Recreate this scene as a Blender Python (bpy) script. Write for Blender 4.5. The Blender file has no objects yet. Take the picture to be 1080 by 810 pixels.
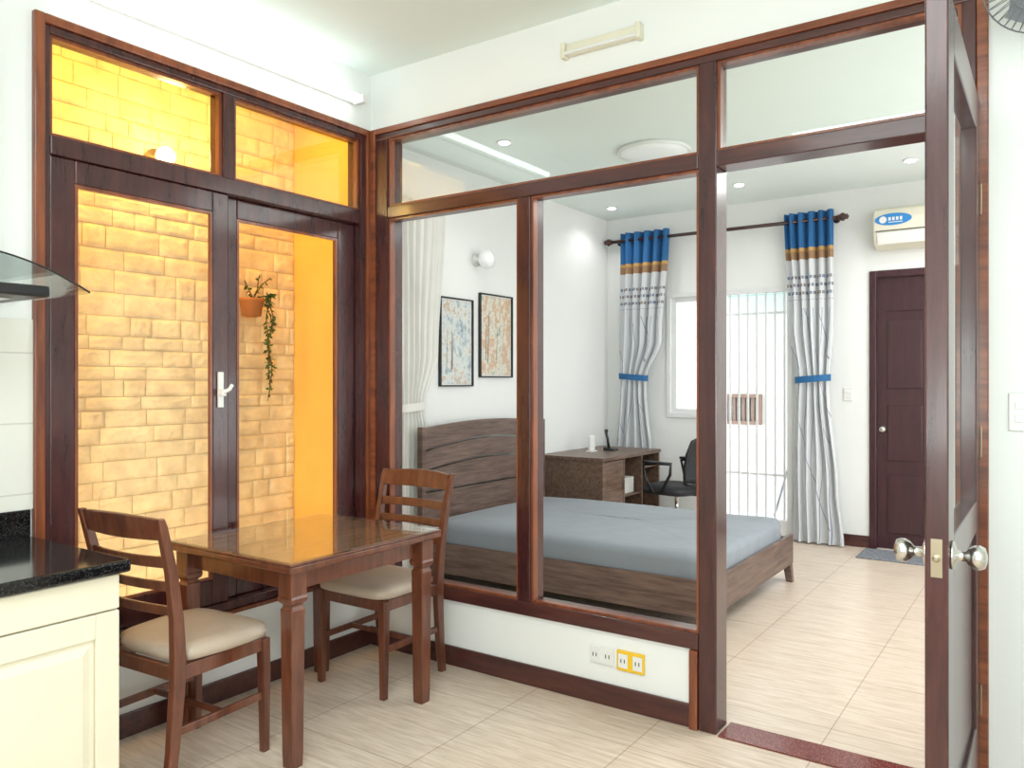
import bpy, bmesh, math, random
from mathutils import Matrix, Vector, noise
random.seed(7)
PI = math.pi
C = bpy.context.scene.collection
SC = bpy.context.scene
SC.view_settings.view_transform = 'Standard'

# ------------------------------------------------------------------ materials
def newmat(name):
    m = bpy.data.materials.new(name); m.use_nodes = True
    nt = m.node_tree; nt.nodes.clear()
    out = nt.nodes.new('ShaderNodeOutputMaterial')
    return m, nt, out
def lk(nt, a, b): nt.links.new(a, b)
def rgb(c): return (c[0], c[1], c[2], 1)
def plain(name, col, rough=.5, metal=0, var=.04, scale=6, bump=0, bscale=60, spec=.5, sheen=0, coat=0, emis=None, estr=0):
    m, nt, out = newmat(name)
    b = nt.nodes.new('ShaderNodeBsdfPrincipled'); lk(nt, b.outputs[0], out.inputs[0])
    tc = nt.nodes.new('ShaderNodeTexCoord')
    n = nt.nodes.new('ShaderNodeTexNoise'); n.inputs['Scale'].default_value = scale; n.inputs['Detail'].default_value = 4
    lk(nt, tc.outputs['Object'], n.inputs['Vector'])
    r = nt.nodes.new('ShaderNodeValToRGB')
    r.color_ramp.elements[0].position = .3; r.color_ramp.elements[1].position = .7
    r.color_ramp.elements[0].color = rgb([max(0, x*(1-var)) for x in col]); r.color_ramp.elements[1].color = rgb([min(1, x*(1+var)) for x in col])
    lk(nt, n.outputs[0], r.inputs[0]); lk(nt, r.outputs[0], b.inputs['Base Color'])
    b.inputs['Roughness'].default_value = rough; b.inputs['Metallic'].default_value = metal
    b.inputs['Specular IOR Level'].default_value = spec
    b.inputs['Coat Weight'].default_value = coat
    b.inputs['Coat Roughness'].default_value = .08
    if sheen: b.inputs['Sheen Weight'].default_value = sheen
    if emis: b.inputs['Emission Color'].default_value = rgb(emis); b.inputs['Emission Strength'].default_value = estr
    if bump:
        n2 = nt.nodes.new('ShaderNodeTexNoise'); n2.inputs['Scale'].default_value = bscale; n2.inputs['Detail'].default_value = 5
        lk(nt, tc.outputs['Object'], n2.inputs['Vector'])
        bp = nt.nodes.new('ShaderNodeBump'); bp.inputs['Strength'].default_value = bump; bp.inputs['Distance'].default_value = .01
        lk(nt, n2.outputs[0], bp.inputs['Height']); lk(nt, bp.outputs[0], b.inputs['Normal'])
    return m
def wood(name, c1, c2, scl=(1, 12, 12), rough=.3, coat=.3, big=3.0):
    m, nt, out = newmat(name)
    b = nt.nodes.new('ShaderNodeBsdfPrincipled'); lk(nt, b.outputs[0], out.inputs[0])
    tc = nt.nodes.new('ShaderNodeTexCoord'); mp = nt.nodes.new('ShaderNodeMapping'); mp.inputs['Scale'].default_value = scl
    lk(nt, tc.outputs['Object'], mp.inputs[0])
    n = nt.nodes.new('ShaderNodeTexNoise'); n.inputs['Scale'].default_value = big; n.inputs['Detail'].default_value = 8; n.inputs['Roughness'].default_value = .65
    n.inputs['Distortion'].default_value = .4
    lk(nt, mp.outputs[0], n.inputs['Vector'])
    r = nt.nodes.new('ShaderNodeValToRGB'); r.color_ramp.elements[0].position = .35; r.color_ramp.elements[1].position = .68
    r.color_ramp.elements[0].color = rgb(c1); r.color_ramp.elements[1].color = rgb(c2)
    lk(nt, n.outputs[0], r.inputs[0]); lk(nt, r.outputs[0], b.inputs['Base Color'])
    b.inputs['Roughness'].default_value = rough; b.inputs['Coat Weight'].default_value = coat; b.inputs['Coat Roughness'].default_value = .12
    bp = nt.nodes.new('ShaderNodeBump'); bp.inputs['Strength'].default_value = .08; bp.inputs['Distance'].default_value = .005
    lk(nt, n.outputs[0], bp.inputs['Height']); lk(nt, bp.outputs[0], b.inputs['Normal'])
    return m
def glassmat(name, base=.05, tint=(.97, .99, .98)):
    m, nt, out = newmat(name)
    lw = nt.nodes.new('ShaderNodeLayerWeight'); lw.inputs['Blend'].default_value = .5
    p = nt.nodes.new('ShaderNodeMath'); p.operation = 'POWER'; p.inputs[1].default_value = 4.5; lk(nt, lw.outputs['Facing'], p.inputs[0])
    q = nt.nodes.new('ShaderNodeMath'); q.operation = 'MULTIPLY_ADD'; q.inputs[1].default_value = .9; q.inputs[2].default_value = base; lk(nt, p.outputs[0], q.inputs[0])
    t = nt.nodes.new('ShaderNodeBsdfTransparent'); t.inputs[0].default_value = rgb(tint)
    g = nt.nodes.new('ShaderNodeBsdfGlossy'); g.inputs['Roughness'].default_value = 0.0; g.inputs['Color'].default_value = (1, 1, 1, 1)
    mx = nt.nodes.new('ShaderNodeMixShader'); lk(nt, q.outputs[0], mx.inputs[0]); lk(nt, t.outputs[0], mx.inputs[1]); lk(nt, g.outputs[0], mx.inputs[2])
    lk(nt, mx.outputs[0], out.inputs[0])
    return m
def emit(name, col, s):
    m, nt, out = newmat(name)
    e = nt.nodes.new('ShaderNodeEmission'); e.inputs[0].default_value = rgb(col); e.inputs[1].default_value = s
    lk(nt, e.outputs[0], out.inputs[0]); return m
def floormat():
    m, nt, out = newmat('floor_tiles')
    b = nt.nodes.new('ShaderNodeBsdfPrincipled'); lk(nt, b.outputs[0], out.inputs[0])
    tc = nt.nodes.new('ShaderNodeTexCoord')
    mp = nt.nodes.new('ShaderNodeMapping'); mp.inputs['Scale'].default_value = (1.2, 14, 1); lk(nt, tc.outputs['Object'], mp.inputs[0])
    n = nt.nodes.new('ShaderNodeTexNoise'); n.inputs['Scale'].default_value = 4; n.inputs['Detail'].default_value = 9; n.inputs['Roughness'].default_value = .7; n.inputs['Distortion'].default_value = .5
    lk(nt, mp.outputs[0], n.inputs['Vector'])
    r = nt.nodes.new('ShaderNodeValToRGB'); r.color_ramp.elements[0].position = .30; r.color_ramp.elements[1].position = .62
    r.color_ramp.elements[0].color = (.54, .41, .31, 1); r.color_ramp.elements[1].color = (.78, .66, .545, 1)
    lk(nt, n.outputs[0], r.inputs[0])
    mp2 = nt.nodes.new('ShaderNodeMapping'); mp2.inputs['Location'].default_value = (.15, .25, 0); lk(nt, tc.outputs['Object'], mp2.inputs[0])
    bk = nt.nodes.new('ShaderNodeTexBrick'); bk.offset = 0; bk.inputs['Scale'].default_value = 1
    bk.inputs['Brick Width'].default_value = .6; bk.inputs['Row Height'].default_value = .6; bk.inputs['Mortar Size'].default_value = .0024; bk.inputs['Mortar Smooth'].default_value = .1
    bk.inputs['Color1'].default_value = (1, 1, 1, 1); bk.inputs['Color2'].default_value = (.96, .96, .96, 1); bk.inputs['Mortar'].default_value = (.60, .54, .49, 1)
    lk(nt, mp2.outputs[0], bk.inputs['Vector'])
    mx = nt.nodes.new('ShaderNodeMix'); mx.data_type = 'RGBA'; mx.blend_type = 'MULTIPLY'; mx.inputs['Factor'].default_value = 1
    lk(nt, r.outputs[0], mx.inputs['A']); lk(nt, bk.outputs['Color'], mx.inputs['B']); lk(nt, mx.outputs['Result'], b.inputs['Base Color'])
    b.inputs['Roughness'].default_value = .28; b.inputs['Specular IOR Level'].default_value = .35
    return m
def tilemat(name, col, w, h, mort):
    m, nt, out = newmat(name)
    b = nt.nodes.new('ShaderNodeBsdfPrincipled'); lk(nt, b.outputs[0], out.inputs[0])
    tc = nt.nodes.new('ShaderNodeTexCoord'); sp = nt.nodes.new('ShaderNodeSeparateXYZ'); cb = nt.nodes.new('ShaderNodeCombineXYZ')
    lk(nt, tc.outputs['Object'], sp.inputs[0]); lk(nt, sp.outputs[1], cb.inputs[0]); lk(nt, sp.outputs[2], cb.inputs[1])
    bk = nt.nodes.new('ShaderNodeTexBrick'); bk.offset = 0; bk.inputs['Scale'].default_value = 1
    bk.inputs['Brick Width'].default_value = w; bk.inputs['Row Height'].default_value = h; bk.inputs['Mortar Size'].default_value = .003
    bk.inputs['Color1'].default_value = rgb(col); bk.inputs['Color2'].default_value = rgb([x*.97 for x in col]); bk.inputs['Mortar'].default_value = rgb(mort)
    lk(nt, cb.outputs[0], bk.inputs['Vector']); lk(nt, bk.outputs['Color'], b.inputs['Base Color']); b.inputs['Roughness'].default_value = .2
    return m
def granite(name, c0, c1, rough=.1):
    m, nt, out = newmat(name)
    b = nt.nodes.new('ShaderNodeBsdfPrincipled'); lk(nt, b.outputs[0], out.inputs[0])
    tc = nt.nodes.new('ShaderNodeTexCoord'); v = nt.nodes.new('ShaderNodeTexVoronoi'); v.inputs['Scale'].default_value = 160
    lk(nt, tc.outputs['Object'], v.inputs['Vector'])
    r = nt.nodes.new('ShaderNodeValToRGB'); r.color_ramp.elements[0].position = .05; r.color_ramp.elements[1].position = .5
    r.color_ramp.elements[0].color = rgb(c1); r.color_ramp.elements[1].color = rgb(c0)
    lk(nt, v.outputs['Distance'], r.inputs[0]); lk(nt, r.outputs[0], b.inputs['Base Color']); b.inputs['Roughness'].default_value = rough
    return m
def math_(nt, op, a=None, b=None, c=None):
    n = nt.nodes.new('ShaderNodeMath'); n.operation = op
    for i, v in enumerate((a, b, c)):
        if v is None: continue
        if isinstance(v, (int, float)): n.inputs[i].default_value = v
        else: lk(nt, v, n.inputs[i])
    return n.outputs[0]
def mixc(nt, f, a, b):
    n = nt.nodes.new('ShaderNodeMix'); n.data_type = 'RGBA'
    lk(nt, f, n.inputs['Factor'])
    for k, v in (('A', a), ('B', b)):
        if isinstance(v, tuple): n.inputs[k].default_value = rgb(v)
        else: lk(nt, v, n.inputs[k])
    return n.outputs['Result']
def curtainmat():
    m, nt, out = newmat('patterned_curtain')
    b = nt.nodes.new('ShaderNodeBsdfPrincipled'); lk(nt, b.outputs[0], out.inputs[0]); b.inputs['Roughness'].default_value = .8
    uv = nt.nodes.new('ShaderNodeUVMap'); sp = nt.nodes.new('ShaderNodeSeparateXYZ'); lk(nt, uv.outputs[0], sp.inputs[0])
    u, v = sp.outputs[0], sp.outputs[1]
    base = (.66, .68, .70)
    nz = nt.nodes.new('ShaderNodeTexNoise'); nz.inputs['Scale'].default_value = 3; nz.inputs['Detail'].default_value = 1; lk(nt, uv.outputs[0], nz.inputs['Vector'])
    d = math_(nt, 'MULTIPLY_ADD', nz.outputs[0], .25, u)
    fr = math_(nt, 'FRACT', math_(nt, 'MULTIPLY', d, 7.0))
    ln = math_(nt, 'LESS_THAN', math_(nt, 'ABSOLUTE', math_(nt, 'SUBTRACT', fr, .5)), .034)
    d2 = math_(nt, 'MULTIPLY_ADD', v, 1.6, u)
    fr2 = math_(nt, 'FRACT', math_(nt, 'MULTIPLY', math_(nt, 'MULTIPLY_ADD', nz.outputs[0], .3, d2), 4.0))
    ln2 = math_(nt, 'MULTIPLY', math_(nt, 'LESS_THAN', math_(nt, 'ABSOLUTE', math_(nt, 'SUBTRACT', fr2, .5)), .022), math_(nt, 'GREATER_THAN', nz.outputs[0], .50))
    line = math_(nt, 'MULTIPLY', math_(nt, 'MAXIMUM', ln, ln2), math_(nt, 'LESS_THAN', v, .71))
    line = math_(nt, 'MULTIPLY', line, .75)
    col = mixc(nt, line, base, (.14, .18, .28))
    bk = nt.nodes.new('ShaderNodeTexBrick'); bk.inputs['Scale'].default_value = 1; bk.inputs['Brick Width'].default_value = .05; bk.inputs['Row Height'].default_value = .024; bk.inputs['Mortar Size'].default_value = .0078
    bk.inputs['Color1'].default_value = (.30, .23, .19, 1); bk.inputs['Color2'].default_value = (.18, .24, .38, 1); bk.inputs['Mortar'].default_value = rgb(base)
    lk(nt, uv.outputs[0], bk.inputs['Vector'])
    dm = math_(nt, 'MULTIPLY', math_(nt, 'GREATER_THAN', v, .735), math_(nt, 'LESS_THAN', v, .81))
    col = mixc(nt, dm, col, bk.outputs['Color'])
    col = mixc(nt, math_(nt, 'GREATER_THAN', v, .858), col, (.34, .20, .11))
    col = mixc(nt, math_(nt, 'GREATER_THAN', v, .882), col, (.58, .35, .12))
    col = mixc(nt, math_(nt, 'GREATER_THAN', v, .893), col, (.025, .14, .35))
    lk(nt, col, b.inputs['Base Color'])
    return m
def artmat(name, cols, seed):
    m, nt, out = newmat(name)
    b = nt.nodes.new('ShaderNodeBsdfPrincipled'); lk(nt, b.outputs[0], out.inputs[0]); b.inputs['Roughness'].default_value = .5
    tc = nt.nodes.new('ShaderNodeTexCoord'); mp = nt.nodes.new('ShaderNodeMapping'); mp.inputs['Location'].default_value = (seed, seed*2, seed); mp.inputs['Scale'].default_value = (1, 1.2, .8)
    lk(nt, tc.outputs['Object'], mp.inputs[0])
    n = nt.nodes.new('ShaderNodeTexNoise'); n.inputs['Scale'].default_value = 11; n.inputs['Detail'].default_value = 9; n.inputs['Roughness'].default_value = .75
    lk(nt, mp.outputs[0], n.inputs['Vector'])
    r = nt.nodes.new('ShaderNodeValToRGB'); r.color_ramp.interpolation = 'LINEAR'
    e = r.color_ramp.elements
    e[0].position = .3; e[0].color = rgb(cols[0]); e[1].position = .72; e[1].color = rgb(cols[-1])
    for i, c in enumerate(cols[1:-1]):
        k = e.new(.3 + .42*(i+1)/(len(cols)-1)); k.color = rgb(c)
    lk(nt, n.outputs[0], r.inputs[0]); lk(nt, r.outputs[0], b.inputs['Base Color'])
    return m

M = dict(
 wall=plain('wall_paint', (.855, .865, .85), .7, var=.01, scale=2),
 ceil=plain('ceiling_paint', (.84, .92, .89), .8, var=.01, scale=2),
 floor=floormat(),
 dark=wood('dark_mahogany', (.034, .008, .009), (.085, .022, .019), (8, 8, 1), .26, .35),
 red=wood('reddish_mahogany', (.13, .030, .012), (.30, .085, .030), (8, 8, 1), .3, .3),
 redx=wood('reddish_mahogany_long', (.13, .030, .012), (.30, .085, .030), (1, 10, 10), .3, .3),
 darkx=wood('dark_mahogany_long', (.040, .010, .010), (.10, .028, .022), (1, 8, 8), .28, .35),
 fardoor=wood('purple_mahogany', (.035, .008, .013), (.060, .016, .022), (8, 8, 1), .35, .2),
 chair=wood('chair_wood', (.080, .022, .011), (.19, .058, .027), (10, 10, 1.5), .28, .4),
 tabletop=wood('table_veneer', (.28, .15, .080), (.50, .31, .18), (12, 1.2, 1), .2, .2),
 seat=plain('beige_leatherette', (.52, .42, .33), .42, var=.05, bump=.15, bscale=90),
 glass=glassmat('clear_glass', .05),
 tglass=glassmat('table_glass', .07),
 hglass=glassmat('hood_glass', .04, (.90, .95, .94)),
 black=plain('black_plastic', (.015, .015, .017), .35),
 granite=granite('black_granite', (.006, .006, .007), (.05, .05, .05)),
 hob=plain('black_hob_glass', (.008, .008, .01), .06),
 cream=plain('cream_lacquer', (.81, .75, .59), .35, var=.02, coat=.2),
 white=plain('white_plastic', (.82, .82, .80), .35, var=.01),
 ivory=plain('ivory_plastic', (.80, .76, .62), .4, var=.02),
 yellow=plain('yellow_plastic', (.88, .55, .03), .4, var=.02),
 steel=plain('brushed_steel', (.66, .64, .61), .22, metal=1, var=.03),
 brass=plain('brass', (.42, .35, .25), .35, metal=1),
 stone=plain('yellow_stone', (.90, .71, .42), .9, var=.16, scale=9, bump=.9, bscale=18),
 mortar=plain('yellow_mortar', (.78, .58, .30), .9),
 yplaster=plain('yellow_plaster', (.93, .56, .13), .8, var=.04),
 bed=wood('walnut_bed', (.080, .047, .038), (.205, .135, .105), (1.2, 1.2, 16), .4, .1),
 bedx=wood('walnut_bed_long', (.080, .047, .038), (.205, .135, .105), (1.2, 14, 14), .4, .1),
 desk=wood('walnut_desk', (.095, .052, .036), (.23, .145, .10), (14, 1.5, 14), .4, .1),
 sheet=plain('blue_grey_sheet', (.235, .265, .30), .75, var=.06, scale=3, bump=.8, bscale=6, sheen=.2),
 sheer=plain('cream_curtain_cloth', (.78, .77, .73), .85, var=.03),
 curtain=curtainmat(),
 blue=plain('blue_band_cloth', (.02, .13, .32), .7),
 alu=plain('white_aluminium', (.82, .83, .83), .35),
 tube=emit('tube_glow', (.90, 1, .96), 6.5),
 dlight=emit('downlight_glow', (1, .98, .95), 25),
 warmglow=emit('warm_bulb', (1, .78, .4), 18),
 lampglass=plain('opal_glass', (.85, .86, .86), .3, emis=(1, 1, 1), estr=.12),
 leaf=plain('vine_leaf', (.06, .12, .02), .5, var=.5, scale=30),
 terracotta=plain('terracotta', (.45, .17, .05), .8, var=.2),
 stem=plain('stem', (.12, .09, .03), .8),
 rug=plain('grey_mat', (.22, .23, .26), .95, var=.4, scale=60, bump=.6, bscale=200),
 marble=granite('red_marble', (.16, .03, .025), (.42, .18, .14), .15),
 outside=plain('outside_render', (.90, .90, .89), .8, var=.03),
 tiles=tilemat('kitchen_tiles', (.80, .78, .71), .2, .25, (.62, .6, .54)),
 vent=plain('vent_block', (.34, .24, .19), .8),
 awning=plain('pale_green_awning', (.36, .60, .56), .6),
 paper=plain('mount_paper', (.80, .80, .78), .8),
 art1=artmat('pale_street_painting', [(.10, .15, .20), (.40, .48, .52), (.74, .76, .73), (.52, .40, .28), (.80, .82, .80)], 1.3),
 art2=artmat('autumn_tree_painting', [(.14, .17, .16), (.42, .46, .34), (.76, .74, .66), (.58, .34, .18), (.66, .68, .62), (.82, .82, .80)], 4.1),
 trunk=plain('painted_trunk', (.10, .085, .07), .7),
 mesh=plain('black_mesh_cloth', (.03, .03, .035), .7, var=.3, scale=80),
 rod=wood('rod_wood', (.03, .01, .008), (.07, .02, .015)),
 cagem=plain('grey_wire', (.22, .23, .25), .3, metal=.6),
 stick=plain('blue_sticker', (.03, .25, .62), .4),
)

# ------------------------------------------------------------------ helpers
def box(bm, x0, x1, y0, y1, z0, z1):
    vs = [bm.verts.new(p) for p in ((x0,y0,z0),(x1,y0,z0),(x1,y1,z0),(x0,y1,z0),(x0,y0,z1),(x1,y0,z1),(x1,y1,z1),(x0,y1,z1))]
    for f in ((3,2,1,0),(4,5,6,7),(0,1,5,4),(1,2,6,5),(2,3,7,6),(3,0,4,7)): bm.faces.new([vs[i] for i in f])
    return bm
def loft(bm, rings, cap=True, closed=True):
    R = [[bm.verts.new(p) for p in r] for r in rings]
    n = len(R[0])
    for a, b in zip(R, R[1:]):
        for i in range(n if closed else n-1):
            j = (i+1) % n
            bm.faces.new((a[i], a[j], b[j], b[i]))
    if cap and closed:
        bm.faces.new(R[0][::-1]); bm.faces.new(R[-1])
    return bm
def rectpost(bm, secs):
    return loft(bm, [[(x-a/2,y-b/2,z),(x+a/2,y-b/2,z),(x+a/2,y+b/2,z),(x-a/2,y+b/2,z)] for x,y,z,a,b in secs])
def tube(bm, pts, r, n=10, cap=True):
    pts = [Vector(p) for p in pts]; rings = []
    rr = r if isinstance(r, (list, tuple)) else [r]*len(pts)
    up = Vector((0,0,1)); prev = None
    for i, p in enumerate(pts):
        d = (pts[min(i+1, len(pts)-1)] - pts[max(i-1, 0)]).normalized()
        if prev is None:
            a = d.cross(up)
            if a.length < .05: a = d.cross(Vector((1,0,0)))
        else:
            a = prev - d*prev.dot(d)
        a.normalize(); prev = a; b = d.cross(a)
        rings.append([p + (a*math.cos(2*PI*k/n) + b*math.sin(2*PI*k/n))*rr[i] for k in range(n)])
    return loft(bm, rings, cap)
def lathe(bm, prof, c=(0,0,0), n=24, axis='z'):
    rings = []
    for r, h in prof:
        ring = []
        for k in range(n):
            a = 2*PI*k/n; p = (r*math.cos(a), r*math.sin(a), h)
            if axis == 'x': p = (p[2], p[0], p[1])
            if axis == 'y': p = (p[0], -p[2], p[1])
            ring.append((p[0]+c[0], p[1]+c[1], p[2]+c[2]))
        rings.append(ring)
    return loft(bm, rings)
def B(): return bmesh.new()
def chain(p):
    m = Matrix.Identity(4)
    while p: m = p.matrix_basis @ m; p = p.parent
    return m
def obj(name, bm, mat, parent=None, bevel=0, smooth=False, world=False, seg=2):
    bmesh.ops.recalc_face_normals(bm, faces=bm.faces)
    if world and parent: bmesh.ops.transform(bm, matrix=chain(parent).inverted(), verts=bm.verts)
    me = bpy.data.meshes.new(name); bm.to_mesh(me); bm.free()
    me.materials.append(mat)
    if smooth:
        for p in me.polygons: p.use_smooth = True
    o = bpy.data.objects.new(name, me); C.objects.link(o)
    if parent: o.parent = parent
    if bevel:
        md = o.modifiers.new('bevel', 'BEVEL'); md.width = bevel; md.segments = seg; md.limit_method = 'ANGLE'; md.angle_limit = math.radians(40)
    return o
def thing(name, label, cat, loc=(0,0,0), rz=0, group=None):
    o = bpy.data.objects.new(name, None); C.objects.link(o); o.location = loc; o.rotation_euler = (0, 0, rz)
    o['label'] = label; o['category'] = cat; o.empty_display_size = .1
    if group: o['group'] = group
    return o
def tag(o, label, cat, group=None):
    o['label'] = label; o['category'] = cat
    if group: o['group'] = group
    return o
def st(o, label=None, cat=None):
    o['kind'] = 'structure'
    if label: o['label'] = label
    if cat: o['category'] = cat
    return o
def sroot(name, loc, label, cat):
    o = thing(name, label, cat, loc); o['kind'] = 'structure'; return o
def dup(root, loc, rz, label):
    r = root.copy(); C.objects.link(r); r.location = loc; r.rotation_euler = (0,0,rz); r['label'] = label
    for ch in list(root.children):
        c = ch.copy(); C.objects.link(c); c.parent = r
        for g in list(ch.children):
            d = g.copy(); C.objects.link(d); d.parent = c
    return r
def W(name, bm, mat, par, **k): return obj(name, bm, mat, par, world=True, **k)

XL, YP, YF, XB, ZC = -3.02, 3.05, 7.17, -3.77, 3.03
XR = 1.3
# ------------------------------------------------------------------ shell
st(obj('floor', box(B(), -4.5, XR+.1, -1.4, 7.32, -.1, 0), M['floor']), 'light beige wood-grain tiled floor running through both rooms', 'floor')
st(obj('ceiling', box(B(), -4.5, XR+.1, -1.4, 7.32, ZC, ZC+.1), M['ceil']), 'white painted ceiling over kitchen and bedroom', 'ceiling')
b = B(); box(b, XL-.1, XL, -1.3, 1.357, 0, ZC); box(b, XL-.1, XL, 1.357, 3.03, 0, .39); box(b, XL-.1, XL, 1.357, 3.03, 2.725, ZC); box(b, XL-.1, XL, 3.03, 3.15, 0, ZC)
st(obj('wall_left', b, M['wall']), 'white kitchen wall around the orange-lit sliding window', 'wall')
b = B(); box(b, XL, -1.13, YP, YP+.08, 0, .32); box(b, XL, XR, YP, YP+.1, 2.715, ZC); box(b, -.195, XR, YP, YP+.1, 0, 2.715)
st(obj('wall_partition', b, M['wall']), 'white wall above, below and right of the glazed partition', 'wall')
st(obj('wall_right', box(B(), XR, XR+.1, -1.3, 7.3, 0, ZC), M['wall']), 'white wall on the right, out of view', 'wall')
st(obj('wall_back', box(B(), -3.1, XR, -1.4, -1.3, 0, ZC), M['wall']), 'white wall behind the camera', 'wall')
b = B()
box(b, XB-.1, XB, 3.25, YF+.1, 0, .4); box(b, XB-.1, XB, 3.25, YF+.1, 2.5, ZC); box(b, XB-.1, XB, 4.12, YF+.1, .4, 2.5); box(b, XB-.1, XB, 3.25, 3.35, .4, 2.5)
st(obj('wall_bedroom_left', b, M['wall']), 'white bedroom wall behind the headboard and pictures', 'wall')
st(obj('wall_bedroom_near', box(B(), XB-.1, XL-.1, 3.18, 3.25, 0, ZC), M['wall']), 'short white return wall beside the light well', 'wall')
b = B()
W0, W1, W2, W3, WT = -3.12, -2.64, -2.60, -1.93, 2.245
box(b, XB, W0, YF, YF+.12, 0, ZC); box(b, W0, W3, YF, YF+.12, WT, ZC); box(b, W0, W1, YF, YF+.12, 0, 1.05); box(b, W1, W2, YF, YF+.12, 0, WT)
box(b, W3, -1.25, YF, YF+.12, 0, ZC); box(b, -1.25, -.5, YF, YF+.12, 2.27, ZC); box(b, -.5, XR, YF, YF+.12, 0, ZC)
st(obj('wall_far', b, M['wall']), 'white far bedroom wall with window and brown door', 'wall')
def stone_wall(name, X, y0, y1, label):
    b = B(); z = 0
    while z < ZC-.02:
        y = y0 - random.uniform(0, .2); h = min(random.choice((.065, .08, .095, .11)), ZC-z)
        while y < y1:
            w = random.choice((.11, .16, .21, .27)); a = max(y, y0)+.0015; c = min(y+w, y1)-.0015
            if c-a > .02:
                d = random.uniform(.004, .013); nx, nz = 9, 7; g = []
                for i in range(nx+1):
                    col = []
                    for j in range(nz+1):
                        edge = i in (0, nx) or j in (0, nz)
                        t = i/nx; s = j/nz
                        if not edge:
                            t = .09 + (i-1)/(nx-2)*.82; s = .14 + (j-1)/(nz-2)*.72
                            t += random.uniform(-.03, .03); s += random.uniform(-.04, .04)
                        dx = 0.001 if edge else d + random.uniform(-.0035, .0045)
                        col.append(b.verts.new((X+dx, a+(c-a)*t, z+.0015+(h-.003)*s)))
                    g.append(col)
                for i in range(nx):
                    for j in range(nz): b.faces.new((g[i][j], g[i+1][j], g[i+1][j+1], g[i][j+1]))
            y += w
        z += h
    o = obj(name, b, M['stone'])
    for p in o.data.polygons: p.use_smooth = True
    return st(o, label, 'wall')
stone_wall('wall_stone', -3.70, .6, 3.1, 'rough yellow stone-clad wall of the light well')
st(obj('wall_stone_backing', box(B(), -3.76, -3.702, .6, 3.17, 0, ZC), M['mortar']), 'yellow mortar backing of the stone cladding', 'wall')
b = B(); box(b, -3.70, XL-.1, 3.1, 3.178, 0, ZC)
st(obj('wall_lightwell_side', b, M['yplaster']), 'smooth orange plastered side wall of the light well', 'wall')
st(obj('wall_lightwell_end', box(B(), -3.70, XL-.1, .5, .6, 0, ZC), M['yplaster']), 'orange plastered end wall of the light well', 'wall')
stone_wall('wall_stone_bedroom', -4.15, 3.0, 4.6, 'yellow stone wall seen behind the cream bedroom curtain')
st(obj('wall_lightwell_outer', box(B(), -4.4, -4.16, 2.9, 4.7, 0, ZC), M['mortar']), 'mortar behind the stones outside the curtained bedroom window', 'wall')
b = B(); box(b, -4.15, XB-.1, 2.95, 3.05, 0, ZC); box(b, -4.15, XB-.1, 4.55, 4.65, 0, ZC)
st(obj('wall_lightwell_cheeks', b, M['yplaster']), 'orange plaster cheeks outside the curtained bedroom window', 'wall')
st(obj('baseboard_partition', box(B(), XL+.012, -1.187, YP-.015, YP, 0, .095), M['darkx'], bevel=.004), 'dark wooden skirting under the glazed partition', 'baseboard')
st(obj('baseboard_left', box(B(), XL, XL+.012, 1.37, YP, 0, .095), M['darkx'], bevel=.004), 'dark wooden skirting under the sliding window', 'baseboard')
b = B(); box(b, XB, W2, YF-.015, YF, 0, .1); box(b, W3, -1.30, YF-.015, YF, 0, .1); box(b, -.44, XR, YF-.015, YF, 0, .1)
st(obj('baseboard_far', b, M['darkx'], bevel=.004), 'dark skirting along the far bedroom wall', 'baseboard')
st(obj('baseboard_bedroom_left', box(B(), XB, XB+.015, 3.26, YF-.016, 0, .1), M['darkx'], bevel=.004), 'dark skirting behind the bed', 'baseboard')
st(obj('trim_1', box(B(), -1.10, -.27, YP-.03, YP+.12, 0, .006), M['marble']), 'mottled red marble threshold strip in the doorway', 'threshold')
st(obj('trim_2', box(B(), XL, XL+.008, -.6, 1.352, .945, 1.62), M['tiles']), 'cream tiled splashback above the worktop', 'splashback')

# ------------------------------------------------------------------ window_1 : sliding window on left wall
w1 = sroot('window_1', (XL, 2.19, .39), 'dark wooden sliding window with transom panes over the orange light well', 'window')
b = B(); box(b, XL-.10, XL+.024, 1.352, 1.388, .39, 2.727); box(b, XL-.10, XL+.024, 2.999, 3.03, .39, 2.727); box(b, XL-.10, XL+.024, 1.388, 2.999, 2.693, 2.727); box(b, XL-.10, XL+.024, 1.352, 3.03, .372, .389)
W('casing', b, M['red'], w1, bevel=.004)
b = B(); box(b, XL-.09, XL+.012, 1.388, 1.41, .39, 2.693); box(b, XL-.09, XL+.012, 2.965, 2.999, .39, 2.693); box(b, XL-.09, XL+.012, 1.41, 2.965, 2.665, 2.693); box(b, XL-.09, XL+.012, 1.41, 2.965, .39, .43)
W('window_frame', b, M['dark'], w1, bevel=.004)
W('transom_bar', box(B(), XL-.09, XL+.014, 1.41, 2.965, 2.225, 2.295), M['dark'], w1, bevel=.004)
W('transom_mullion', box(B(), XL-.09, XL+.010, 2.135, 2.195, 2.295, 2.665), M['dark'], w1, bevel=.004)
for a, c in ((1.41, 2.135), (2.195, 2.965)):
    z0, z1 = 2.295, 2.665
    b = B()
    for (p, q, r, s) in ((a, a+.014, z0, z1), (c-.014, c, z0, z1), (a+.014, c-.014, z0, z0+.012), (a+.014, c-.014, z1-.012, z1)): box(b, XL-.03, XL-.004, p, q, r, s)
    W('glazing_bead', b, M['red'], w1)
    if a > 2: W('glass_pane', box(B(), XL-.048, XL-.043, a+.002, c-.002, z0+.002, z1-.002), M['glass'], w1)
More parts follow.
